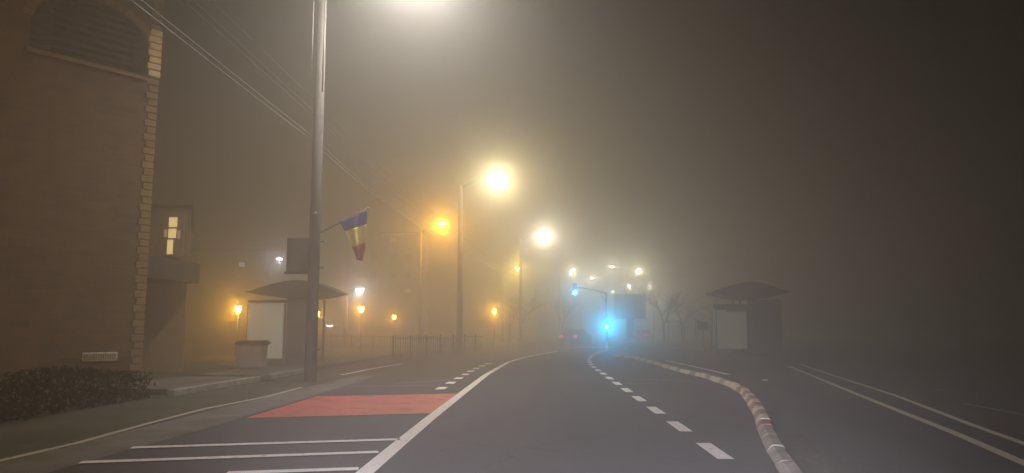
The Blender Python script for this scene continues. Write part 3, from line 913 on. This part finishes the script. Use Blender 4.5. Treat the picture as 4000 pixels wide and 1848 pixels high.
# cross-shaped window: recessed dark surround with lit panes
cw = wing_box(X(612,wg), X(700,wg), wg-0.06, wg-0.003, Z(1003,655,wg), Z(840,655,wg), 'cross_window', M['plaster'])
def pane(x0, x1, y0, y1, mm):
    return wing_box(X(x0,wg), X(x1,wg), wg-0.085, wg-0.062, Z(y1,655,wg), Z(y0,655,wg), 'pane', mm, cw, bevel=0.004)
pane(641, 673, 851, 888, M['lit_window']); pane(641, 671, 895, 931, M['lit_window']); pane(639, 661, 938, 994, M['lit_window'])
pane(676, 688, 902, 934, M['lit_window_dim']); pane(623, 635, 898, 928, M['lit_window_dim'])
# porch roof with rounded end in front of the wing
b = MB(); pr_y0, pr_y1 = 20.6, 23.7
zr0, zr1 = Z(1085,600,21), Z(1000,600,21)
xr = X(705, 22.6)
outl = [(-16, pr_y1), (-16, pr_y0), (xr-1.0, pr_y0)] + [(xr-1.0+1.0*math.sin(R(a_)), pr_y0+1.0-1.0*math.cos(R(a_))) for a_ in range(10, 91, 10)] + [(xr, pr_y1)]
b.prism(outl, 'z', zr0, zr1)
o = b.build('porch_roof', M['roof'], ch)
for v in o.data.vertices: v.co = rot @ (v.co - C0)
for xx in (-12.6, xr-0.5):
    wing_box(xx-0.09, xx+0.09, 20.9, 21.08, 0, zr0-0.003, 'porch_post', M['plaster'])
wing_box(X(505,wg), X(560,wg), wg-0.03, wg-0.003, Z(1178,530,wg), Z(1135,530,wg), 'window', M['lit_window_dim'])

# hedge of small leaves before the church
rnd = random.Random(4)
hb = MB()
for i in range(9000):
    y = rnd.uniform(2.5, 14.6); x = rnd.uniform(-8.5, -7.55)
    z = rnd.uniform(0.03, 0.56 + 0.07*math.sin(y*2.1) + 0.04*math.sin(y*5.3+x))
    if rnd.random() < 0.6:   # keep most leaves near the outer skin
        x = -7.55 + rnd.gauss(0, 0.04) if rnd.random() < 0.5 else x
        if x < -7.7: z = 0.56 + 0.07*math.sin(y*2.1) + rnd.gauss(0, 0.03)
    s_ = rnd.uniform(0.03, 0.06)
    u_ = Vector((rnd.gauss(0,1),rnd.gauss(0,1),rnd.gauss(0,1))).normalized(); v_ = u_.cross(Vector((rnd.gauss(0,1),rnd.gauss(0,1),rnd.gauss(0,1)))).normalized()
    p = Vector((x,y,z))
    hb.add([p-u_*s_, p+v_*s_*0.5, p+u_*s_, p-v_*s_*0.5], [(0,1,2,3)])
hg = thing('hedge', 'low dark trimmed hedge before the church at the lower left', 'hedge', (-8.0, 8.5, 0))
lo = hb.build('foliage', M['leaf'], hg)
for v in lo.data.vertices: v.co -= Vector((-8.0, 8.5, 0))
b = MB()
for i in range(40):
    y = 2.8 + i*0.29
    b.tube([(rnd.uniform(-.1,.1), y-8.5, -0.02),(rnd.uniform(-.2,.2), y-8.5+rnd.uniform(-.1,.1), 0.5)], [0.02,0.008], 5)
b.build('stems', M['bark'], hg)

# ------------------------------------------------------------------ far apartment block with garland
YA = 84.0
ab = thing('apartment_block', 'apartment block almost lost in the fog behind the flag', 'building', (X(1470,YA), YA, 0))
ax = X(1470, YA)
b = MB(); b.box(X(1340,YA)-ax, X(1625,YA)-ax, 0, 9, 0, Z(918,1540,YA)); b.build('wall', M['block'], ab)
b = MB(); b.box(X(1335,YA)-ax, X(1630,YA)-ax, -0.2, 9.2, Z(918,1540,YA)+0.003, Z(918,1540,YA)+0.3); b.build('roof', M['roof'], ab)
for (xa, xb, ya, yb, mm) in ((1515,1545,928,948,'lit_window_dim'),(1575,1605,1125,1145,'lit_window_dim'),(1440,1470,990,1020,'glass'),(1515,1545,990,1020,'glass'),(1575,1605,990,1020,'glass'),(1440,1470,1060,1090,'glass'),(1515,1545,1060,1090,'glass'),(1575,1605,1060,1090,'glass')):
    f = MB().box(X(xa,YA)-ax, X(xb,YA)-ax, -0.04, -0.003, Z(yb,1540,YA), Z(ya,1540,YA)).build('window', M['kerb'], ab)
    MB().box(X(xa+3,YA)-ax, X(xb-3,YA)-ax, -0.055, -0.043, Z(yb-3,1540,YA), Z(ya+3,1540,YA)).build('pane', M[mm], f)
gl = thing('light_garland', 'row of tiny warm bulbs strung along the roof edge behind the flag', 'string lights', (ax, YA-0.5, 0))
b = MB(); zz0, zz1 = Z(916,1487,YA-.5), Z(911,1607,YA-.5)
pts = []
for i in range(15):
    q = i/14; x = X(1487,YA-.5) + (X(1607,YA-.5)-X(1487,YA-.5))*q - ax
    pts.append((x, 0, zz0+(zz1-zz0)*q + 0.04*math.sin(i*2.3)))
b.tube(pts, 0.012, 5); b.build('wire', M['dark'], gl)
for p in pts:
    MB().sphere((p[0], -0.02, p[2]-0.06), 0.045, 8, 5).build('bulb', M['fairy'], gl)
# second far block at the left with two lit panes
YC = 78.0
cx_ = X(930, YC)
cb_ = thing('apartment_block', 'apartment block almost lost in the fog behind the left shelter, one window lit', 'building', (cx_, YC, 0))
MB().box(-7, 4.2, 0, 8, 0, 9.5).build('wall', M['block'], cb_)
MB().box(-7.2, 4.4, -0.2, 8.2, 9.503, 9.8).build('roof', M['roof'], cb_)
f = MB().box(X(923,YC)-cx_, X(947,YC)-cx_, -0.05, -0.003, Z(1045,935,YC), Z(1024,935,YC)).build('window', M['dark'], cb_)
for xa, xb in ((925,932),(935,944)):
    MB().box(X(xa,YC)-cx_, X(xb,YC)-cx_, -0.07, -0.053, Z(1043,935,YC), Z(1026,935,YC)).build('pane', M['window_far'], f)

# ------------------------------------------------------------------ cars
def car(px, Y, label, mp_, rz, lit=True, brake=1.0):
    x = X(px, Y)
    t = thing('car', label, 'car', (x, Y, 0), rz, 'cars driving away at the junction')
    prof = [(-2.1,0.30),(-2.15,0.62),(-2.05,0.92),(-1.75,1.0),(-1.15,1.42),(0.45,1.45),(1.15,1.02),(2.0,0.86),(2.15,0.6),(2.1,0.30)]
    lower = [(-2.1,0.28),(-2.16,0.6),(-2.06,0.93),(-1.5,0.98),(1.1,0.98),(2.0,0.84),(2.15,0.58),(2.1,0.28)]
    b = MB(); b.prism(lower, 'x', -0.88, 0.88); b.build('body', mp_, t, bevel=0.07)
    cab = [(-1.72,0.985),(-1.12,1.42),(0.42,1.44),(1.08,0.985)]
    b = MB(); n=4
    vv = [(-0.80,)+cab[0], (-0.64,)+cab[1], (-0.64,)+cab[2], (-0.80,)+cab[3], (0.80,)+cab[0], (0.64,)+cab[1], (0.64,)+cab[2], (0.80,)+cab[3]]
    b.add(vv, [(0,1,2,3),(7,6,5,4),(0,4,5,1),(1,5,6,2),(2,6,7,3),(0,3,7,4)]); b.build('cabin', mp_, t, bevel=0.05)
    b = MB(); b.add([(-0.62,-1.69,1.03),(0.62,-1.69,1.03),(0.52,-1.23,1.37),(-0.52,-1.23,1.37)], [(0,1,2,3)]); o=b.build('rear_window', M['glass'], t)
    md=o.modifiers.new('thickness','SOLIDIFY'); md.thickness=0.02; md.offset=1
    for sx in (-0.84, 0.84):
        for sy in (-1.35, 1.32):
            w_ = MB().tube([(sx-0.10,sy,0.32),(sx+0.10,sy,0.32)], 0.32, 20).build('wheel', M['tyre'], t)
            MB().tube([(sx-0.105,sy,0.32),(sx+0.105,sy,0.32)], 0.18, 12).build('rim', M['steel'], w_)
    for sx in (-0.68, 0.68):
        MB().box(sx-0.17, sx+0.17, -2.19, -2.13, 0.66, 0.84).build('tail_light', M['lens_red'], t)
        light(t, (sx, -2.42, 0.75), (1.0,0.03,0.05), 3*brake, 0.06, 'tail_glow')
    MB().box(-0.26, 0.26, -2.185, -2.165, 0.46, 0.57).build('number_plate', M['white_plate'], t)
    MB().box(-0.9, 0.9, -2.22, -2.05, 0.28, 0.42).build('bumper', M['dark'], t, bevel=0.02)
    return t
car(2250, 72, 'dark car with red tail lights at the junction below the hanging signal', M['car_paint'], R(-22), brake=0.8)
car(2512, 92, 'car glowing red right behind the billboard post', M['car_paint_red'], R(-18), brake=3.5)

# ------------------------------------------------------------------ headlamps of the car we sit in (they light the road ahead)
for i, sx in enumerate((-0.65, 0.65)):
    l = bpy.data.lights.new('headlamp', 'SPOT')
    l.color = (0.84, 0.80, 1.0); l.energy = 3200; l.spot_size = R(90); l.spot_blend = 1.0; l.shadow_soft_size = 0.07
    o = bpy.data.objects.new('headlamp', l); COL.objects.link(o)
    o.location = (sx, 1.6, 0.66); o.rotation_euler = (R(90-9), 0, R(-4.0))

# ------------------------------------------------------------------ the fog
b = MB(); b.box(-190, 190, -50, 340, -1.5, 15.0)
hz = b.build('haze', None or M['ground'])
hz.data.materials.clear()
fm = bpy.data.materials.new('fog'); fm.use_nodes = True
ft = fm.node_tree; ft.nodes.clear()
# fog droplets scatter in two lobes: a narrow forward peak (tight glows) and a broad one
add = ft.nodes.new('ShaderNodeAddShader')
for k, (dens, g) in enumerate(FOG['lobes']):
    pv = ft.nodes.new('ShaderNodeVolumePrincipled')
    pv.inputs['Density'].default_value = dens
    pv.inputs['Anisotropy'].default_value = g
    pv.inputs['Color'].default_value = (*FOG['color'], 1)
    ft.links.new(pv.outputs[0], add.inputs[k])
fo = ft.nodes.new('ShaderNodeOutputMaterial')
ft.links.new(add.outputs[0], fo.inputs['Volume'])
fm.cycles.homogeneous_volume = True
hz.data.materials.append(fm)
struct(hz, 'stuff')
